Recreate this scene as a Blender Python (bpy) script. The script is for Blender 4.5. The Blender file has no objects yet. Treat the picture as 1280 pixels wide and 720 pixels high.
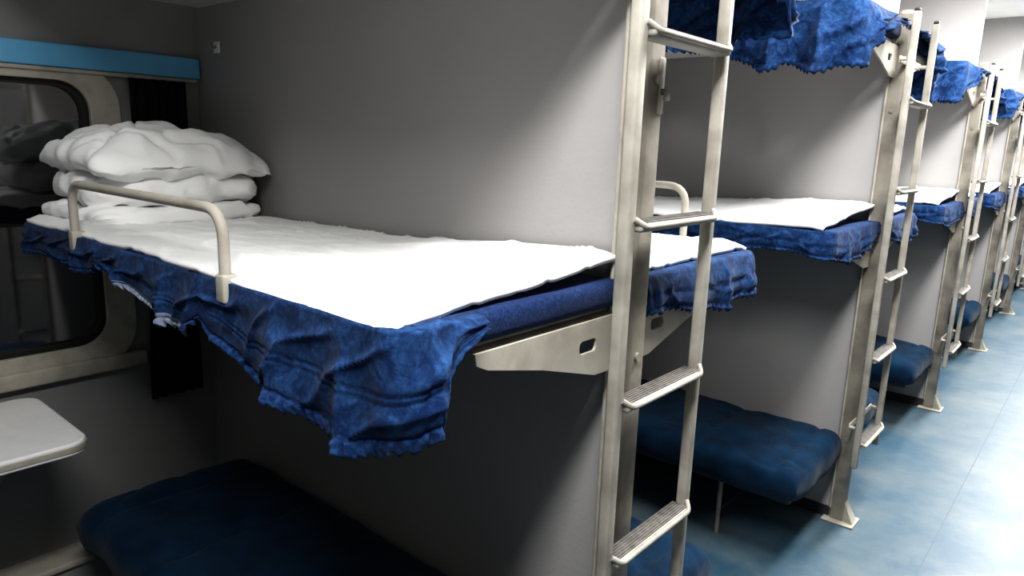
import bpy, bmesh, math, random
from mathutils import Vector, Matrix, noise
random.seed(4)
SC=bpy.context.scene
COL=SC.collection
D=1.8; L=1.69; W=0.58; ZM=1.27; CEIL=2.52; XA=1.08
Y0=-D; NP=7; YEND=D*6+0.9

# ------------------------------------------------------------------ materials
def nt(name):
    m=bpy.data.materials.new(name); m.use_nodes=True
    n=m.node_tree; b=n.nodes['Principled BSDF']
    return m,n,b
def mat(name,c1,c2=None,rough=.5,metal=0.,scale=8.,bump=0.,bscale=None,sheen=0.,detail=4.,spec=None,lo=.35,hi=.65):
    m,n,b=nt(name)
    tc=n.nodes.new('ShaderNodeTexCoord')
    if c2 is None: c2=tuple(x*.85 for x in c1)
    nz=n.nodes.new('ShaderNodeTexNoise'); nz.inputs['Scale'].default_value=scale; nz.inputs['Detail'].default_value=detail
    n.links.new(tc.outputs['Object'],nz.inputs['Vector'])
    cr=n.nodes.new('ShaderNodeValToRGB')
    cr.color_ramp.elements[0].position=lo; cr.color_ramp.elements[1].position=hi
    cr.color_ramp.elements[0].color=(*c2,1); cr.color_ramp.elements[1].color=(*c1,1)
    n.links.new(nz.outputs['Fac'],cr.inputs['Fac']); n.links.new(cr.outputs['Color'],b.inputs['Base Color'])
    b.inputs['Roughness'].default_value=rough; b.inputs['Metallic'].default_value=metal
    if sheen: b.inputs['Sheen Weight'].default_value=sheen
    if spec is not None: b.inputs['Specular IOR Level'].default_value=spec
    if bump:
        nb=n.nodes.new('ShaderNodeTexNoise'); nb.inputs['Scale'].default_value=bscale or scale*6; nb.inputs['Detail'].default_value=3
        n.links.new(tc.outputs['Object'],nb.inputs['Vector'])
        bp=n.nodes.new('ShaderNodeBump'); bp.inputs['Strength'].default_value=bump; bp.inputs['Distance'].default_value=.01
        n.links.new(nb.outputs['Fac'],bp.inputs['Height']); n.links.new(bp.outputs['Normal'],b.inputs['Normal'])
    return m
M_PART=mat('partition_laminate',(.35,.338,.332),(.33,.32,.315),.5,scale=3,bump=.06,bscale=90,spec=.3)
M_WALL=mat('wall_panel_grey',(.25,.247,.243),(.22,.218,.214),.5,scale=4,bump=.05,bscale=60,spec=.3)
M_WALLR=mat('wall_panel_aisle_low_bounce',(.09,.09,.088),(.075,.075,.075),.5,scale=4,bump=.05,bscale=60,spec=.3)  # unseen aisle wall; its grey darkened to cut bounce light under the berths
M_WHITE=mat('ceiling_white',(.82,.82,.80),(.76,.76,.75),.5,scale=3)
M_TABLE=mat('table_laminate',(.88,.88,.87),(.84,.84,.83),.35,scale=20)
M_BEIGE=mat('painted_steel_beige',(.40,.375,.32),(.29,.27,.225),.48,scale=14,bump=.08,bscale=60,lo=.3,hi=.55,spec=.25)
M_POST=mat('worn_post_paint',(.26,.24,.20),(.13,.118,.10),.58,scale=9,bump=.12,bscale=50,lo=.3,hi=.6,spec=.25)
M_ALU=mat('ladder_painted_steel',(.34,.322,.28),(.21,.197,.168),.5,scale=12,bump=.06,bscale=80,lo=.3,hi=.6,spec=.25)
M_RUB=mat('ribbed_tread_rubber',(.11,.10,.085),(.055,.05,.045),.7,scale=60)
M_DARK=mat('dark_steel',(.03,.03,.035),(.02,.02,.02),.5,scale=10)
M_SHEET=mat('white_cotton_sheet',(.88,.88,.86),(.85,.85,.84),.85,scale=5,bump=.10,bscale=22,sheen=.1,spec=.2)
M_PILLOW=mat('white_pillow_cotton',(.90,.90,.89),(.87,.87,.86),.85,scale=5,bump=.12,bscale=18,sheen=.1,spec=.2)
M_BAND=mat('pelmet_light_blue',(.14,.43,.68),(.12,.39,.63),.4,scale=4)
M_CURT=mat('curtain_dark_navy',(.012,.012,.016),(.008,.008,.011),.9,scale=30,bump=.2,spec=.1)
M_RUBBERSEAL=mat('window_seal_black',(.015,.015,.015),(.01,.01,.01),.5)
M_LOWER=mat('lower_cushion_teal_velvet',(.005,.028,.062),(.003,.015,.036),.88,scale=9,bump=.2,bscale=30,sheen=.06,spec=.08)
M_HEM=mat('skirt_hem_blue',(.016,.056,.155),(.005,.020,.075),.85,scale=70,bump=.2,sheen=.08,spec=.08,lo=.42,hi=.6)
M_LACE=mat('skirt_pale_lining',(.30,.33,.40),(.14,.17,.25),.85,scale=40,bump=.2,spec=.1)
M_SEAM=mat('floor_seam_weld',(.04,.085,.12),(.03,.06,.09),.5,scale=30)

def jacquard(name,dark,light,sc1,sc2,cut=.5,bs=.15):
    m,n,b=nt(name)
    tc=n.nodes.new('ShaderNodeTexCoord')
    nz=n.nodes.new('ShaderNodeTexNoise'); nz.inputs['Scale'].default_value=sc1; nz.inputs['Detail'].default_value=5; nz.inputs['Distortion'].default_value=1.4; nz.inputs['Roughness'].default_value=.7
    n2=n.nodes.new('ShaderNodeTexNoise'); n2.inputs['Scale'].default_value=sc2; n2.inputs['Detail'].default_value=2
    n.links.new(tc.outputs['Object'],nz.inputs['Vector']); n.links.new(tc.outputs['Object'],n2.inputs['Vector'])
    r1=n.nodes.new('ShaderNodeValToRGB'); r1.color_ramp.elements[0].position=cut-.12; r1.color_ramp.elements[1].position=cut+.18
    r2=n.nodes.new('ShaderNodeValToRGB'); r2.color_ramp.elements[0].position=.3; r2.color_ramp.elements[1].position=.6
    r2.color_ramp.elements[0].color=(.35,.35,.35,1)
    n.links.new(nz.outputs['Fac'],r1.inputs['Fac']); n.links.new(n2.outputs['Fac'],r2.inputs['Fac'])
    mu=n.nodes.new('ShaderNodeMath'); mu.operation='MULTIPLY'
    n.links.new(r1.outputs['Color'],mu.inputs[0]); n.links.new(r2.outputs['Color'],mu.inputs[1])
    mx=n.nodes.new('ShaderNodeMix'); mx.data_type='RGBA'
    mx.inputs[6].default_value=(*dark,1); mx.inputs[7].default_value=(*light,1)
    n.links.new(mu.outputs[0],mx.inputs[0]); n.links.new(mx.outputs[2],b.inputs['Base Color'])
    b.inputs['Roughness'].default_value=.85; b.inputs['Sheen Weight'].default_value=.05; b.inputs['Specular IOR Level'].default_value=.1
    bp=n.nodes.new('ShaderNodeBump'); bp.inputs['Strength'].default_value=bs; bp.inputs['Distance'].default_value=.004
    n.links.new(mu.outputs[0],bp.inputs['Height']); n.links.new(bp.outputs['Normal'],b.inputs['Normal'])
    return m
M_SKIRT=jacquard('blue_velvet_skirt',(.003,.014,.055),(.022,.074,.195),22,130,.51)
M_MATT=jacquard('navy_flecked_mattress',(.003,.010,.042),(.014,.040,.13),120,200,.5)

# floor vinyl
M_FLOOR,n,b=nt('floor_blue_vinyl')
tc=n.nodes.new('ShaderNodeTexCoord')
nz=n.nodes.new('ShaderNodeTexNoise'); nz.inputs['Scale'].default_value=2.0; nz.inputs['Detail'].default_value=10; nz.inputs['Roughness'].default_value=.68
n2=n.nodes.new('ShaderNodeTexNoise'); n2.inputs['Scale'].default_value=150; n2.inputs['Detail'].default_value=2
for q in (nz,n2): n.links.new(tc.outputs['Object'],q.inputs['Vector'])
cr=n.nodes.new('ShaderNodeValToRGB'); cr.color_ramp.elements[0].position=.40; cr.color_ramp.elements[1].position=.68
cr.color_ramp.elements[0].color=(.036,.092,.140,1); cr.color_ramp.elements[1].color=(.14,.175,.185,1)
n.links.new(nz.outputs['Fac'],cr.inputs['Fac'])
mx=n.nodes.new('ShaderNodeMix'); mx.data_type='RGBA'; mx.blend_type='MULTIPLY'; mx.inputs[0].default_value=.3
n.links.new(cr.outputs['Color'],mx.inputs[6]); n.links.new(n2.outputs['Fac'],mx.inputs[7]); n.links.new(mx.outputs[2],b.inputs['Base Color'])
b.inputs['Roughness'].default_value=.42; b.inputs['Specular IOR Level'].default_value=.4
bp=n.nodes.new('ShaderNodeBump'); bp.inputs['Strength'].default_value=.08; bp.inputs['Distance'].default_value=.003
n.links.new(n2.outputs['Fac'],bp.inputs['Height']); n.links.new(bp.outputs['Normal'],b.inputs['Normal'])
# night glass
M_GLASS,n,b=nt('window_night_glass'); b.inputs['Base Color'].default_value=(.004,.004,.005,1); b.inputs['Roughness'].default_value=.05
b.inputs['IOR'].default_value=2.8
M_LAMP,n,b=nt('lamp_diffuser'); b.inputs['Base Color'].default_value=(.9,.9,.9,1); b.inputs['Emission Color'].default_value=(1,.98,.95,1); b.inputs['Emission Strength'].default_value=5

# ------------------------------------------------------------------ helpers
def link(o,parent=None):
    COL.objects.link(o)
    if parent: o.parent=parent
    return o
def empty(name,loc=(0,0,0)):
    e=bpy.data.objects.new(name,None); e.empty_display_size=.1; e.location=loc; COL.objects.link(e); return e
def mesh_obj(name,verts,faces,mats,parent=None,smooth=True,fm=None):
    me=bpy.data.meshes.new(name); me.from_pydata([tuple(v) for v in verts],[],faces)
    if not isinstance(mats,(list,tuple)): mats=[mats]
    for m in mats: me.materials.append(m)
    if fm:
        for p,i in zip(me.polygons,fm): p.material_index=i
    bm=bmesh.new(); bm.from_mesh(me); bmesh.ops.recalc_face_normals(bm,faces=bm.faces); bm.to_mesh(me); bm.free()
    if smooth:
        for p in me.polygons: p.use_smooth=True
    return link(bpy.data.objects.new(name,me),parent)
def box(name,lo,hi,m,parent=None,bev=0.,seg=3):
    bm=bmesh.new(); bmesh.ops.create_cube(bm,size=1)
    c=[(a+b_)/2 for a,b_ in zip(lo,hi)]; s=[abs(b_-a) for a,b_ in zip(lo,hi)]
    for v in bm.verts: v.co=Vector((c[i]+v.co[i]*s[i] for i in range(3)))
    if bev: bmesh.ops.bevel(bm,geom=bm.edges[:]+bm.verts[:],offset=min(bev,min(s)*.48),segments=seg,profile=.5,affect='EDGES')
    me=bpy.data.meshes.new(name); bm.to_mesh(me); bm.free(); me.materials.append(m)
    if bev:
        for p in me.polygons: p.use_smooth=True
        me.set_sharp_from_angle(angle=math.radians(40))
    return link(bpy.data.objects.new(name,me),parent)
def curve_mesh(name,cu,m,parent):
    o=bpy.data.objects.new(name,cu); COL.objects.link(o)
    dg=bpy.context.evaluated_depsgraph_get(); me=bpy.data.meshes.new_from_object(o.evaluated_get(dg))
    bpy.data.objects.remove(o); me.materials.clear(); me.materials.append(m)
    for p in me.polygons: p.use_smooth=True
    me.set_sharp_from_angle(angle=math.radians(50))
    return link(bpy.data.objects.new(name,me),parent)
def fillet(pts,r,n=6):
    P=[Vector(p) for p in pts]; out=[P[0]]
    for i in range(1,len(P)-1):
        a,b_,c=P[i-1],P[i],P[i+1]
        d1=(a-b_).normalized(); d2=(c-b_).normalized()
        rr=min(r,(a-b_).length*.45,(c-b_).length*.45)
        for k in range(n+1):
            t=k/n; p0=b_+d1*rr; p2=b_+d2*rr
            out.append(p0*(1-t)**2+b_*2*t*(1-t)+p2*t*t)
    out.append(P[-1]); return out
def tube(name,pts,r,m,parent=None,fil=0.,res=4,cyc=False):
    if fil: pts=fillet(pts,fil)
    cu=bpy.data.curves.new(name,'CURVE'); cu.dimensions='3D'; cu.bevel_depth=r; cu.bevel_resolution=res; cu.use_fill_caps=True
    sp=cu.splines.new('POLY'); sp.points.add(len(pts)-1)
    for q,p in zip(sp.points,pts): q.co=(*p,1)
    sp.use_cyclic_u=cyc
    return curve_mesh(name,cu,m,parent)
def plate(name,outline,holes,thick,mw,m,parent=None,bev=.0015):
    """flat plate from 2D outlines; mw maps (u,v,w)->world"""
    cu=bpy.data.curves.new(name,'CURVE'); cu.dimensions='2D'; cu.fill_mode='BOTH'; cu.extrude=thick/2; cu.bevel_depth=bev
    for ol in [outline]+holes:
        sp=cu.splines.new('POLY'); sp.points.add(len(ol)-1); sp.use_cyclic_u=True
        for q,p in zip(sp.points,ol): q.co=(p[0],p[1],0,1)
    o=curve_mesh(name,cu,m,parent)
    for v in o.data.vertices: v.co=Vector(mw(*v.co))
    bm=bmesh.new(); bm.from_mesh(o.data); bmesh.ops.recalc_face_normals(bm,faces=bm.faces); bm.to_mesh(o.data); bm.free()
    return o
def rrect(x0,y0,x1,y1,r,n=6):
    out=[]
    for cx,cy,a0 in ((x1-r,y1-r,0),(x0+r,y1-r,90),(x0+r,y0+r,180),(x1-r,y0+r,270)):
        for k in range(n+1):
            a=math.radians(a0+90*k/n); out.append((cx+r*math.cos(a),cy+r*math.sin(a)))
    return out
def ns(x,y,z=0): return noise.noise(Vector((x,y,z)))
def smooth(a,b_,x):
    t=max(0,min(1,(x-a)/(b_-a))); return t*t*(3-2*t)
def interp(tab,x):
    if x<=tab[0][0]: return tab[0][1]
    for (a,va),(b_,vb) in zip(tab,tab[1:]):
        if x<=b_:
            t=(x-a)/(b_-a); return va+(vb-va)*t
    return tab[-1][1]

# ------------------------------------------------------------------ shell
yA=Y0-1.3
box('floor',(-L-.1,yA,-.06),(XA+.1,YEND,0),M_FLOOR)
box('trim_1',(.335,yA+.01,.0002),(.339,YEND-.01,.0012),M_SEAM)
box('ceiling',(-L-.1,yA,CEIL),(XA+.1,YEND,CEIL+.06),M_WHITE)
WZ0,WZ1=.83,1.64
def wall_with_windows(name,x0,x1,wins,z0,z1,r,m):
    hol=[rrect(a,z0,b_,z1,r) for a,b_ in wins]
    return plate(name,[(yA,0),(YEND,0),(YEND,CEIL),(yA,CEIL)],hol,abs(x1-x0),lambda u,v,w:((x0+x1)/2+w,u,v),m,None,0)
bays=[-D*.5+D*k for k in range(-0,7)]
winsL=[(yc-.555,yc+.555) for yc in bays]
wall_with_windows('wall_left',-L-.08,-L,winsL,WZ0,WZ1,.09,M_WALL)
wall_with_windows('wall_right',XA,XA+.08,winsL,WZ0,WZ1,.09,M_WALLR)
box('wall_near_end',(-L,yA-.06,0),(XA,yA,CEIL),M_WALL)
box('wall_far_end',(-L,YEND,0),(XA,YEND+.06,CEIL),M_WALL)
def window(i,side,yc):
    s=-1 if side=='L' else 1
    X=-L if s<0 else XA
    e=empty('window_%d'%i)
    y0,y1=yc-.555,yc+.555
    plate('frame',rrect(y0-.075,WZ0-.07,y1+.075,WZ1+.05,.13,8),[rrect(y0+.004,WZ0+.004,y1-.004,WZ1-.004,.088,8)],.012,
          lambda u,v,w:(X-s*.010+w,u,v),M_BEIGE,e,.003)
    plate('seal',rrect(y0+.001,WZ0+.001,y1-.001,WZ1-.001,.088,8),[rrect(y0+.02,WZ0+.02,y1-.02,WZ1-.02,.075,8)],.02,
          lambda u,v,w:(X+s*.02+w,u,v),M_RUBBERSEAL,e,.001)
    plate('glass',rrect(y0+.002,WZ0+.002,y1-.002,WZ1-.002,.087,8),[],.006,lambda u,v,w:(X+s*.03+w,u,v),M_GLASS,e,0)
    box('sill',(X-s*.001,y0-.1,WZ0-.085) if s<0 else (X-.035,y0-.1,WZ0-.085),(X+.035,y1+.1,WZ0-.035) if s<0 else (X-.001,y1+.1,WZ0-.035),M_BEIGE,e,.008)
k=1
for yc in bays[:7]:
    window(k,'L',yc); k+=1
for yc in bays[:7]:
    window(k,'R',yc); k+=1
for yc in bays:
    e=empty('curtain_pelmet')
    box('fascia',(-L+.001,yc-.88,1.668),(-L+.035,yc+.88,1.732),M_BAND,e,.004)
    box('rail',(-L+.004,yc-.87,1.655),(-L+.028,yc+.87,1.667),M_BEIGE,e,.003)
    e=empty('heater_duct')
    box('cover',(-L+.001,yc-.88,.001),(-L+.10,yc+.88,.17),M_WALL,e,.01)
    box('cap',(-L+.001,yc-.88,.171),(-L+.115,yc+.88,.195),M_BEIGE,e,.008)
def curtain(y0,y1,zt,zb,x=-L+.028):
    n_=48; rows=14; V=[];F=[]
    for j in range(rows+1):
        t=j/rows; z=zt+(zb-zt)*t
        pin=1-.25*math.exp(-((t-.55)/.18)**2)
        for i in range(n_+1):
            u=i/n_; yy=(y0+y1)/2+(u-.5)*(y1-y0)*pin
            V.append((x+.011*math.sin(u*math.pi*11+ns(u*3,t*2)*1.5)*(.6+.4*t)+.003*ns(u*9,t*5),yy,z))
    for j in range(rows):
        for i in range(n_):
            a=j*(n_+1)+i; F.append((a,a+1,a+n_+2,a+n_+1))
    o=mesh_obj('window_curtain',V,F,M_CURT)
    md=o.modifiers.new('s','SOLIDIFY'); md.thickness=.003
for yc in bays[:4]:
    curtain(yc+.66,yc+.83,1.655,.62); curtain(yc-.83,yc-.66,1.655,.62)

# ------------------------------------------------------------------ partitions, posts, ladders
def partition(y):
    e=empty('partition_wall')
    box('panel',(-L+.001,y-.012,.001),(-.034,y+.012,CEIL-.001),M_PART,e)
    box('floor_trim',(-L+.12,y-.016,.001),(-.036,y+.016,.05),M_DARK,e)
def post(y):
    e=empty('bunk_post')
    box('column',(-.030,y-.026,.006),(.022,y+.026,2.0),M_POST,e,.006)
    box('edge_channel',(-.034,y-.030,.05),(-.026,y+.030,1.99),M_BEIGE,e,.003)
    box('foot_plate',(-.055,y-.055,0.0005),(.07,y+.055,.008),M_BEIGE,e,.003)
    V=[(.022,y-.02,.008),(.022,y+.02,.008),(.062,y-.03,.008),(.062,y+.03,.008),(.022,y-.02,.09),(.022,y+.02,.09)]
    mesh_obj('foot_gusset',V,[(0,1,3,2),(0,2,4),(1,5,3),(2,3,5,4),(0,4,5,1)],M_BEIGE,e,False)
    tube('cap',[(-.004,y,2.0),(-.004,y,2.012)],.022,M_BEIGE,e)
    for z in (1.86,1.62,1.10,.32):
        tube('bolt',[(.020,y-.004,z),(.028,y-.004,z)],.009,M_POST,e)
        tube('bolt',[(-.004,y-.026,z+.04),(-.004,y-.031,z+.04)],.008,M_POST,e)
    # latch plate near the top
    box('latch_plate',(.021,y+.004,1.56),(.026,y+.022,1.66),M_BEIGE,e,.003)
    tube('latch_eye',[(.026,y+.013,1.60),(.036,y+.013,1.60),(.036,y+.013,1.585)],.006,M_POST,e,.004)
RZ=[1.686,1.369,1.045,.735,.389]
def ladder(y):
    e=empty('bunk_ladder')
    x=.062; ya,yb=y-.139,y+.172
    for yy,w in ((ya,.013),(yb,.0115)):
        box('rail',(x-.012,yy-w,.30),(x+.012,yy+w,1.985),M_ALU,e,.006)
        box('rail_plug',(x-.009,yy-w*.8,1.985),(x+.009,yy+w*.8,1.995),M_DARK,e,.003)
    for z in RZ:
        box('tread',(x-.020,ya+.011,z-.011),(x+.024,yb-.010,z+.005),M_ALU,e,.006)
        box('tread_insert',(x-.015,ya+.020,z+.005),(x+.020,yb-.018,z+.0075),M_RUB,e,.001)
        for q in range(5):
            xx=x-.010+q*.0063
            box('rib',(xx-.0012,ya+.024,z+.0075),(xx+.0012,yb-.022,z+.0092),M_RUB,e)
        tube('front_lip',[(x+.012,ya+.006,z+.012),(x+.026,ya+.022,z-.001),(x+.026,yb-.02,z-.001),(x+.012,yb-.004,z+.012)],.0055,M_ALU,e,.02)
    for z in (1.83,.46):
        box('wall_bracket',(.023,ya,z-.012) ,(.029,yb,z+.012),M_BEIGE,e,.002)
        for yy in (ya,yb):
            tube('standoff',[(.028,yy,z),(x-.011,yy,z)],.007,M_BEIGE,e)
for k in range(NP):
    y=Y0+D*k
    partition(y); post(y); ladder(y)
e=empty('coat_hook')
box('base',(-1.565,-.017,1.745),(-1.53,-.0125,1.78),M_TABLE,e,.002)
tube('hook',[(-1.547,-.017,1.765),(-1.547,-.035,1.755),(-1.547,-.042,1.77)],.004,M_ALU,e,.01)

# ------------------------------------------------------------------ bunks
def sheet_pad(e,y,s,x0,x1,wd,zt,tilt,seed,th=.011,over=.012,res=1.0,lump=.005):
    nx,ny=int(110*res),int(44*res); V=[];F=[]
    for i in range(nx+1):
        u=i/nx
        for j in range(ny+1):
            v=j/ny
            x=x0+(x1-x0)*u; yy=.025+(wd-.025+over)*v
            x+= .012*ns(v*3,seed+2)*smooth(.7,1,u)-.014*ns(v*5,seed+7)*(1-smooth(0,.2,u))
            yy+= (.010*ns(u*6,seed+11)+.002*ns(u*25,seed))*smooth(.7,1,v)
            z=zt+tilt(u,v)+lump*ns(u*5+seed,v*3)+lump*.4*ns(u*13,v*8+seed)
            cr_=ns(u*9+v*5+seed,v*2-u*3); z+=.005*math.exp(-(cr_/.05)**2)*smooth(0,.15,u)
            c2_=ns(u*5-v*6+seed,v*3+u*4,3.); z+=.005*math.exp(-(c2_/.04)**2)*(1-smooth(.5,.8,u))
            eu=smooth(.965,1,u); ev=smooth(.92,1,v)
            z-=.007*eu**2+.011*ev**2
            z+=.003*ns(u*7+3,seed*1.7)*ev+.003*ns(v*5,seed*1.3)*eu
            V.append((x,y+s*yy,z))
    for i in range(nx):
        for j in range(ny):
            a=i*(ny+1)+j; F.append((a,a+1,a+ny+2,a+ny+1))
    o=mesh_obj('sheet',V,F,M_SHEET,e)
    up=o.data.polygons[0].normal.z
    md=o.modifiers.new('s','SOLIDIFY'); md.thickness=th; md.offset=-1 if up>0 else 1
    return o
def skirt(e,y,s,x0,xe,wd,ztop,hang,wrap,seed,step=.005,rows=22,bulge=.012,name='skirt',rough=1.,pale=None):
    R=.035
    pts=[]
    n1=int((xe-R-x0)/step)
    for i in range(n1+1):
        x=x0+(xe-R-x0)*i/n1; pts.append(((x,wd),(0,1),'f',x))
    nc=max(6,int(R*1.57/step))
    for i in range(1,nc):
        a=math.pi/2*(1-i/nc); pts.append(((xe-R+R*math.cos(a),wd-R+R*math.sin(a)),(math.cos(a),math.sin(a)),'f',xe-R+R*i/nc))
    n2=int((wrap-R)/step)
    for i in range(max(n2,1)+1):
        d=R+(wrap-R)*i/max(n2,1); pts.append(((xe,wd-d),(1,0),'e',d))
    V=[];F=[];fm=[]
    for c,(p,nm,kd,pr) in enumerate(pts):
        sl=c*step; h=hang(kd,pr); h=h*(1+.10*ns(sl*11,seed)*rough+.03*ns(sl*45,seed))
        for j in range(rows+1):
            t=j/rows
            # soft folds running down the cloth, sharper crests than troughs
            ph=sl*38+ns(sl*4,seed)*7+t*.8*ns(sl*3,seed+8)
            big=1-2*abs(math.sin(ph*.5))**.8+.5*ns(sl*10,t*.8+seed)
            fine=math.sin(sl*2*math.pi/.016+ns(sl*14,seed+5)*5)
            k_=min(1,h/.12)
            off=.010+bulge*math.sin(min(1,t*1.15)*math.pi*.6)+ .019*big*(t**1.0)*k_*rough
            # diagonal tension creases
            dg=sl*7+t*h*9
            off+=.010*(1-abs(math.sin(dg*3+ns(sl*5,t*2+seed)*3)))**3*min(1,t*4)*min(1,(1-t)*5)*rough
            off+=.004*ns(sl*13+t*2,t*4*k_+seed)*min(1,t*3)*rough
            hemt=smooth(.86,.92,t); off+=hemt*(.001+.0055*fine*(.5+.9*abs(ns(sl*8,seed+1))))
            off-=.004*math.exp(-((t-.87)/.018)**2)
            off-=.0025*math.exp(-((t-.50)/.016)**2)+.0025*math.exp(-((t-.57)/.016)**2)
            off=max(off,.003)
            z=ztop-h*t+.010*math.sin(t*math.pi)*ns(sl*12,seed)*rough
            z+=.0050*smooth(.93,1,t)*fine
            sx=.030*ns(sl*6,seed+3,t)*t*rough
            tx,ty=(nm[1],-nm[0])
            V.append((p[0]+nm[0]*off+tx*sx,y+s*(p[1]+nm[1]*off+ty*sx),z))
    for c in range(len(pts)-1):
        for j in range(rows):
            a=c*(rows+1)+j; F.append((a,a+1,a+rows+2,a+rows+1))
            x_=pts[c][3] if pts[c][2]=='f' else 9
            if pale and pale[0]<x_<pale[1] and j>=rows*.80-(x_-pale[0])*4: fm.append(2)
            else: fm.append(1 if j>=rows*.87 else 0)
    base=len(V)
    for c,(p,nm,kd,pr) in enumerate(pts):
        V.append((p[0]-nm[0]*.05,y+s*(p[1]-nm[1]*.05),ztop+.002))
    for c in range(len(pts)-1):
        F.append((c*(rows+1),(c+1)*(rows+1),base+c+1,base+c)); fm.append(0)
    o=mesh_obj(name,V,F,[M_SKIRT,M_HEM,M_LACE],e,True,fm)
    md=o.modifiers.new('s','SOLIDIFY'); md.thickness=.0018; md.offset=0
    return o
def bracket(e,y,s,zt,x=-.012,rear=True):
    ol=[(.032,zt-.11),(.10,zt-.108),(.26,zt-.062),(.40,zt-.030),(.425,zt-.018),(.428,zt),(.032,zt)]
    hole=rrect(.10,zt-.060,.155,zt-.034,.010)
    plate('bracket',ol,[hole],.004,lambda u,v,w:(x+w,y+s*u,v),M_BEIGE,e,.001)
    box('bracket_flange',(x-.03,min(y+s*.03,y+s*.42),zt-.004),(x,max(y+s*.03,y+s*.42),zt),M_BEIGE,e,.001)
    if rear: plate('bracket_rear',ol,[],.004,lambda u,v,w:(-1.40+w,y+s*(u-.018),v),M_BEIGE,e,.001)
def guard_rail(e,y,s,xa,xb,zb,zt,wd):
    yy=y+s*(wd-.012)
    tube('guard_rail',[(xa,yy,zb-.03),(xa,yy,zt),(xb,yy,zt),(xb,yy,zb-.03)],.0098,M_BEIGE,e,.055,5)
    for xx in (xa,xb):
        box('rail_socket',(xx-.015,yy-.012,zb-.045),(xx+.015,yy+.018,zb+.005),M_BEIGE,e,.005)

def middle(y,s,seed,hang,wrap,tilt,fine=False,rail=None,x1=-.02,rough=1.,pale=None):
    e=empty('bunk_berth')
    x0=-1.50
    yy=sorted((y+s*.016,y+s*(W-.02)))
    box('frame',(x0,yy[0],1.187),(-.035,yy[1],1.199),M_BEIGE,e,.003)
    yy=sorted((y+s*.018,y+s*(W-.004)))
    box('mattress',(x0,yy[0],1.2),(-.004,yy[1],1.252),M_MATT,e,.018,4)
    sheet_pad(e,y,s,x0-.01,x1,W,ZM,tilt,seed,res=1.6 if fine else .8,over=.006)
    skirt(e,y,s,x0-.01,-.001,W,1.250,hang,wrap,seed,.0025 if fine else .005,46 if fine else 16,rough=rough,pale=pale)
    bracket(e,y,s,1.186)
    if rail: guard_rail(e,y,s,rail[0],rail[1],1.26,rail[2],W+.02)
    return e
H1=[(-1.51,.07),(-1.2,.075),(-1.06,.075),(-1.03,.05),(-.98,.05),(-.86,.075),(-.70,.115),(-.60,.13),(-.545,.10),(-.52,.085),(-.495,.12),(-.44,.135),(-.38,.155),(-.33,.165),(-.22,.18),(-.12,.20),(-.04,.175),(0,.162)]
E1=[(0,.162),(.04,.155),(.065,.145),(.08,.10),(.11,.05),(.15,.015)]
def hang1(k,a): return interp(H1,a) if k=='f' else interp(E1,a)
def tilt1(u,v):
    return .034*smooth(.5,1,u)*(1-v)-.016*(1-u)*(1-v)-.008*v*smooth(.6,1,u)
middle(0,-1,1.3,hang1,.15,tilt1,True,(-1.15,-.45,1.375),pale=(-.92,-.56))
def hangB(k,a): return .095+.02*math.sin(a*9)
def tiltB(u,v): return .045*(1-v)*smooth(.2,.9,u)+.006*math.sin(u*8)
middle(0,1,5.1,hangB,.55,lambda u,v:.004*math.sin(u*7),False,(-.95,-.20,1.40),rough=.7)
for k in range(1,NP-1):
    y=D*k
    middle(y,-1,10+k*3.7,hangB,.55,tiltB,False,rough=.7)
    middle(y,1,12+k*2.9,hangB,.55,lambda u,v:.01*math.sin(u*7+1),False,(-.95,-.20,1.40),rough=.7)
middle(Y0,1,44.,hangB,.4,lambda u,v:0,False,(-1.15,-.45,1.375))

def upper(y,s,seed,hf,wrap,pil=True,rough=1.8):
    e=empty('bunk_berth')
    yy=sorted((y+s*.013,y+s*(W-.01)))
    box('frame',(-L+.04,yy[0],1.888),(-.035,yy[1],1.912),M_WHITE,e,.004)
    yy=sorted((y+s*.018,y+s*(W-.004)))
    box('mattress',(-1.60,yy[0],1.913),(-.006,yy[1],1.965),M_MATT,e,.018,4)
    sheet_pad(e,y,s,-1.58,-.03,W,1.985,lambda u,v:.006*math.sin(u*6+seed),seed,res=.7)
    skirt(e,y,s,-1.60,-.001,W,1.965,hf,wrap,seed,.005,22,bulge=.03,rough=rough)
    bracket(e,y,s,1.886,rear=False)
def hangU(k,a):
    if k=='f': return .18+.05*math.sin(a*5.5+1.9)-.03*smooth(-.25,0,a)
    return max(.03,.155-.36*a)
upper(0,-1,3.3,lambda k,a:.06,.4,rough=.5)
upper(0,1,6.6,hangU,.5)
for k in range(1,NP-1):
    upper(D*k,-1,20+k,hangU,.5); upper(D*k,1,30+k,hangU,.5)
upper(Y0,1,51,lambda k,a:.08,.4)

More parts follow.
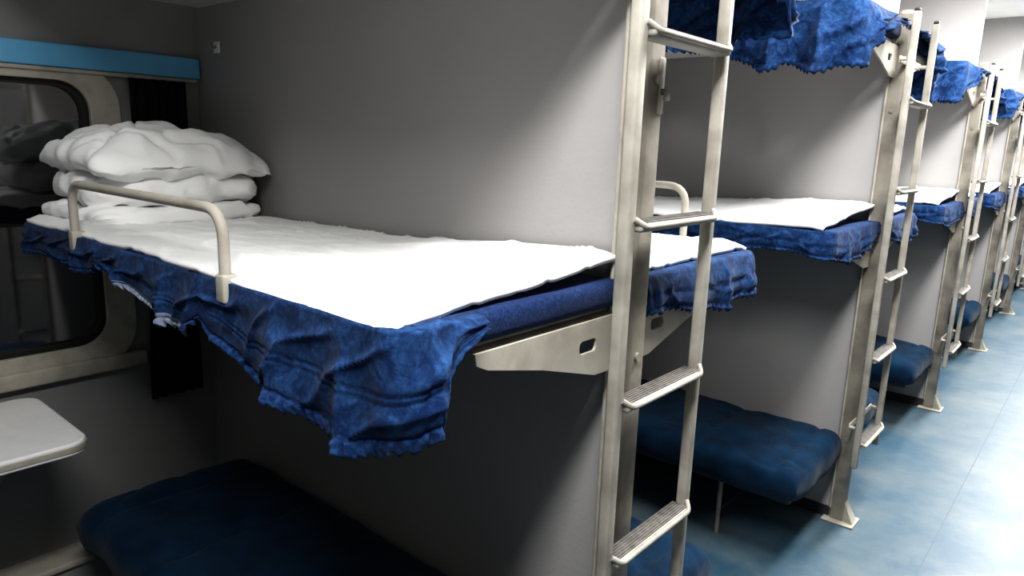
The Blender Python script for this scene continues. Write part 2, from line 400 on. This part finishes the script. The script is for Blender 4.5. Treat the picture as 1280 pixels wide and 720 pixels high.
# pillows / folded bedding
def cushion(cx,cy,cz,a,b_,h,p,seed,wr=.006,rot=0,droop=0.,n_=56,q=.5,corner=.12,tilt=(0,0)):
    V=[];F=[]; idx={}
    ca,sa=math.cos(rot),math.sin(rot)
    for side in (1,-1):
        for i in range(n_+1):
            for j in range(n_+1):
                u=-math.cos(math.pi*i/n_); v=-math.cos(math.pi*j/n_)
                edge=i in(0,n_) or j in(0,n_)
                if edge and side==-1: idx[(side,i,j)]=idx[(1,i,j)]; continue
                t=(max(0,(1-abs(u)**p)*(1-abs(v)**p)))**q
                x=a*u*(1-corner*v**4); y_=b_*v*(1-corner*u**4)
                w=wr*(ns(u*2.2+seed,v*2.2,side*2+seed)+.4*ns(u*5,v*4+seed,side)+.12*ns(u*13+seed,v*11,side))
                cr_=ns(u*1.8+seed,v*1.8+seed*2); w-=wr*.6*math.exp(-(cr_/.05)**2)
                z=side*h*t+w*(.3+t)-droop*(abs(u)**3*.7+abs(v)**3*.5)+tilt[0]*u+tilt[1]*v
                x+=wr*.9*ns(v*3,seed,u*2); y_+=wr*.9*ns(u*3,seed+9,v*2)
                idx[(side,i,j)]=len(V); V.append((cx+ca*x-sa*y_,cy+sa*x+ca*y_,cz+z))
        for i in range(n_):
            for j in range(n_):
                F.append(tuple(idx[(side,*k_)] for k_ in ((i,j),(i+1,j),(i+1,j+1),(i,j+1))))
    return V,F
def soft(name,parts,m,parent=None,loc=None):
    V=[];F=[]
    for v,f in parts:
        o=len(V); V+=v; F+=[tuple(k_+o for k_ in ff) for ff in f]
    return mesh_obj(name,V,F,m,parent)
def bedding(y,s,zb,seed,xc=-1.41,yc=.29,hh=1.,n_=40):
    Y=lambda q:y+s*q
    e=empty('bedding_stack')
    soft('folded_quilt',[cushion(xc+.012,Y(yc+.01),zb+.024*hh,.205,.245,.028*hh,6,seed,.013,.04,q=.36,n_=n_),
                         cushion(xc-.002,Y(yc-.005),zb+.092*hh,.195,.232,.060*hh,3.4,seed+4,.020,-.05,.010,q=.42,n_=n_),
                         ],M_PILLOW,e)
    soft('pillow',[cushion(xc+.004,Y(yc-.012),zb+.186*hh,.208,.252,.066*hh,2.8,seed+8,.022,.06,.040,q=.46,corner=.07,n_=n_,tilt=(-.008,-.006))],M_PILLOW,e)
bedding(0,-1,1.258,2.2,n_=72,xc=-1.405)
for k in range(1,4):
    bedding(D*k,-1,1.285,9+k,hh=.8,xc=-1.39); bedding(D*k,1,1.27,19+k,hh=.8,xc=-1.39)
bedding(0,1,1.27,33,hh=.8,xc=-1.39)
for k in range(0,5):
    bedding(D*k,1,1.99,40+k,xc=-.45,hh=.8)
    bedding(D*(k+1),-1,1.99,50+k,xc=-.45,hh=.8)

# lower seats
def lower(y,s,seed,dz=0.):
    e=empty('lower_bunk_seat')
    x0=-1.47; wd=.56
    yy=sorted((y+s*.016,y+s*(wd-.08)))
    box('frame',(x0+.05,yy[0],.262+dz),(-.06,yy[1],.285+dz),M_DARK,e,.004)
    V=[];F=[]; idx={}
    n_=60
    cxm=(x0-.005)/2; a=(-.006-x0)/2; b_=(wd-.02)/2; cy=y+s*(.02+b_)
    for side in (1,-1):
        for i in range(n_*2+1):
            for j in range(n_+1):
                u=-math.cos(math.pi*i/(2*n_)); v=-math.cos(math.pi*j/n_)
                edge=i in(0,2*n_) or j in(0,n_)
                if edge and side==-1: idx[(side,i,j)]=idx[(1,i,j)]; continue
                t=(max(0,(1-abs(u)**26)*(1-abs(v)**9)))**.38
                x=cxm+a*u*(1-.015*v**6); yy_=cy+b_*v
                z=.362+dz+side*(.078 if side==1 else .075)*t
                if side==1:
                    for xs,am in ((-.42,-.012),(-1.0,-.012),(-.10,-.010),(-1.33,-.010)):
                        z+=am*math.exp(-((x-xs)/.012)**2)*t
                z+=.012*ns(x*4+seed,yy_*5)*t+.006*ns(x*14,yy_*12+seed)*t
                cr_=ns(x*5+seed,yy_*7,3); z-=.006*math.exp(-(cr_/.05)**2)*t
                yy_+=.010*ns(x*9,seed)*smooth(.6,1,abs(v)); x+=.008*ns(yy_*9,seed)*smooth(.9,1,abs(u))
                idx[(side,i,j)]=len(V); V.append((x,yy_,z))
        for i in range(2*n_):
            for j in range(n_):
                F.append(tuple(idx[(side,*k_)] for k_ in ((i,j),(i+1,j),(i+1,j+1),(i,j+1))))
    mesh_obj('cushion',V,F,M_LOWER,e)
    for xx in (-.33,-1.25):
        tube('leg',[(xx,y+s*(wd-.10),.001),(xx,y+s*(wd-.10),.27+dz)],.009,M_POST,e)
        tube('leg_stay',[(xx,y+s*(wd-.10),.10),(xx,y+s*.02,.10)],.007,M_DARK,e)
for k in range(NP-1):
    lower(D*k,-1,k*2.1,0 if k==0 else -.035)
for k in range(-1,NP-2):
    lower(D*k,1,k*1.7+9)

# tables
for i,yc in enumerate(bays[:6]):
    e=empty('fold_down_table')
    plate('top',rrect(-L+.04,yc-.32,-1.215,yc+.32,.05,8),[],.022,lambda u,v,w:(u,v,.706+w),M_TABLE,e,.006)
    plate('edge_band',rrect(-L+.038,yc-.324,-1.211,yc+.324,.052,8),[rrect(-L+.05,yc-.31,-1.23,yc+.31,.04,8)],.010,lambda u,v,w:(u,v,.706+w),M_BEIGE,e,.004)
    for yy in (yc-.2,yc+.2):
        tube('support',[(-L+.012,yy,.45),(-1.36,yy,.690)],.010,M_BEIGE,e)
        tube('hinge',[(-L+.012,yy-.03,.706),(-L+.045,yy-.03,.706)],.009,M_BEIGE,e)
        
# ------------------------------------------------------------------ lights
for i in range(0,7):
    y=D*i-.95
    if y+.62>YEND: continue
    e=empty('ceiling_lamp')
    box('housing',(.28,y-.62,CEIL-.03),(.60,y+.62,CEIL-.001),M_WHITE,e,.006)
    box('diffuser',(.30,y-.60,CEIL-.045),(.58,y+.60,CEIL-.031),M_LAMP,e)
    ld=bpy.data.lights.new('tube_light','AREA'); ld.shape='RECTANGLE'; ld.size=.26; ld.size_y=1.15
    ld.energy=54 if i<1 else (52 if i<2 else 76); ld.color=(.995,.99,.985)
    lo=bpy.data.objects.new('tube_light',ld); lo.location=(.44,y,CEIL-.05); COL.objects.link(lo); lo.parent=e
w=bpy.data.worlds.new('world'); SC.world=w; w.use_nodes=True
w.node_tree.nodes['Background'].inputs['Color'].default_value=(.5,.55,.6,1); w.node_tree.nodes['Background'].inputs['Strength'].default_value=.02

# ------------------------------------------------------------------ camera
th,p,r=.7039,.2044,.0336
F=Vector((-math.sin(th)*math.cos(p),math.cos(th)*math.cos(p),-math.sin(p)))
R=Vector((math.cos(th),math.sin(th),0)); U=R.cross(F)
R2=R*math.cos(r)+U*math.sin(r); U2=-R*math.sin(r)+U*math.cos(r)
cam=bpy.data.objects.new('camera',bpy.data.cameras.new('camera')); COL.objects.link(cam)
mw=Matrix((R2,U2,-F)).transposed().to_4x4(); mw.translation=Vector((.6914,-1.1737,1.5032))
cam.matrix_world=mw; cam.data.sensor_width=36; cam.data.lens=884/1280*36; cam.data.clip_start=.02
SC.camera=cam
SC.view_settings.view_transform='Standard'
SC.view_settings.exposure=0
for lk in ('Medium High Contrast','High Contrast'):
    try:
        SC.view_settings.look=lk; break
    except Exception as ex:
        print(ex)
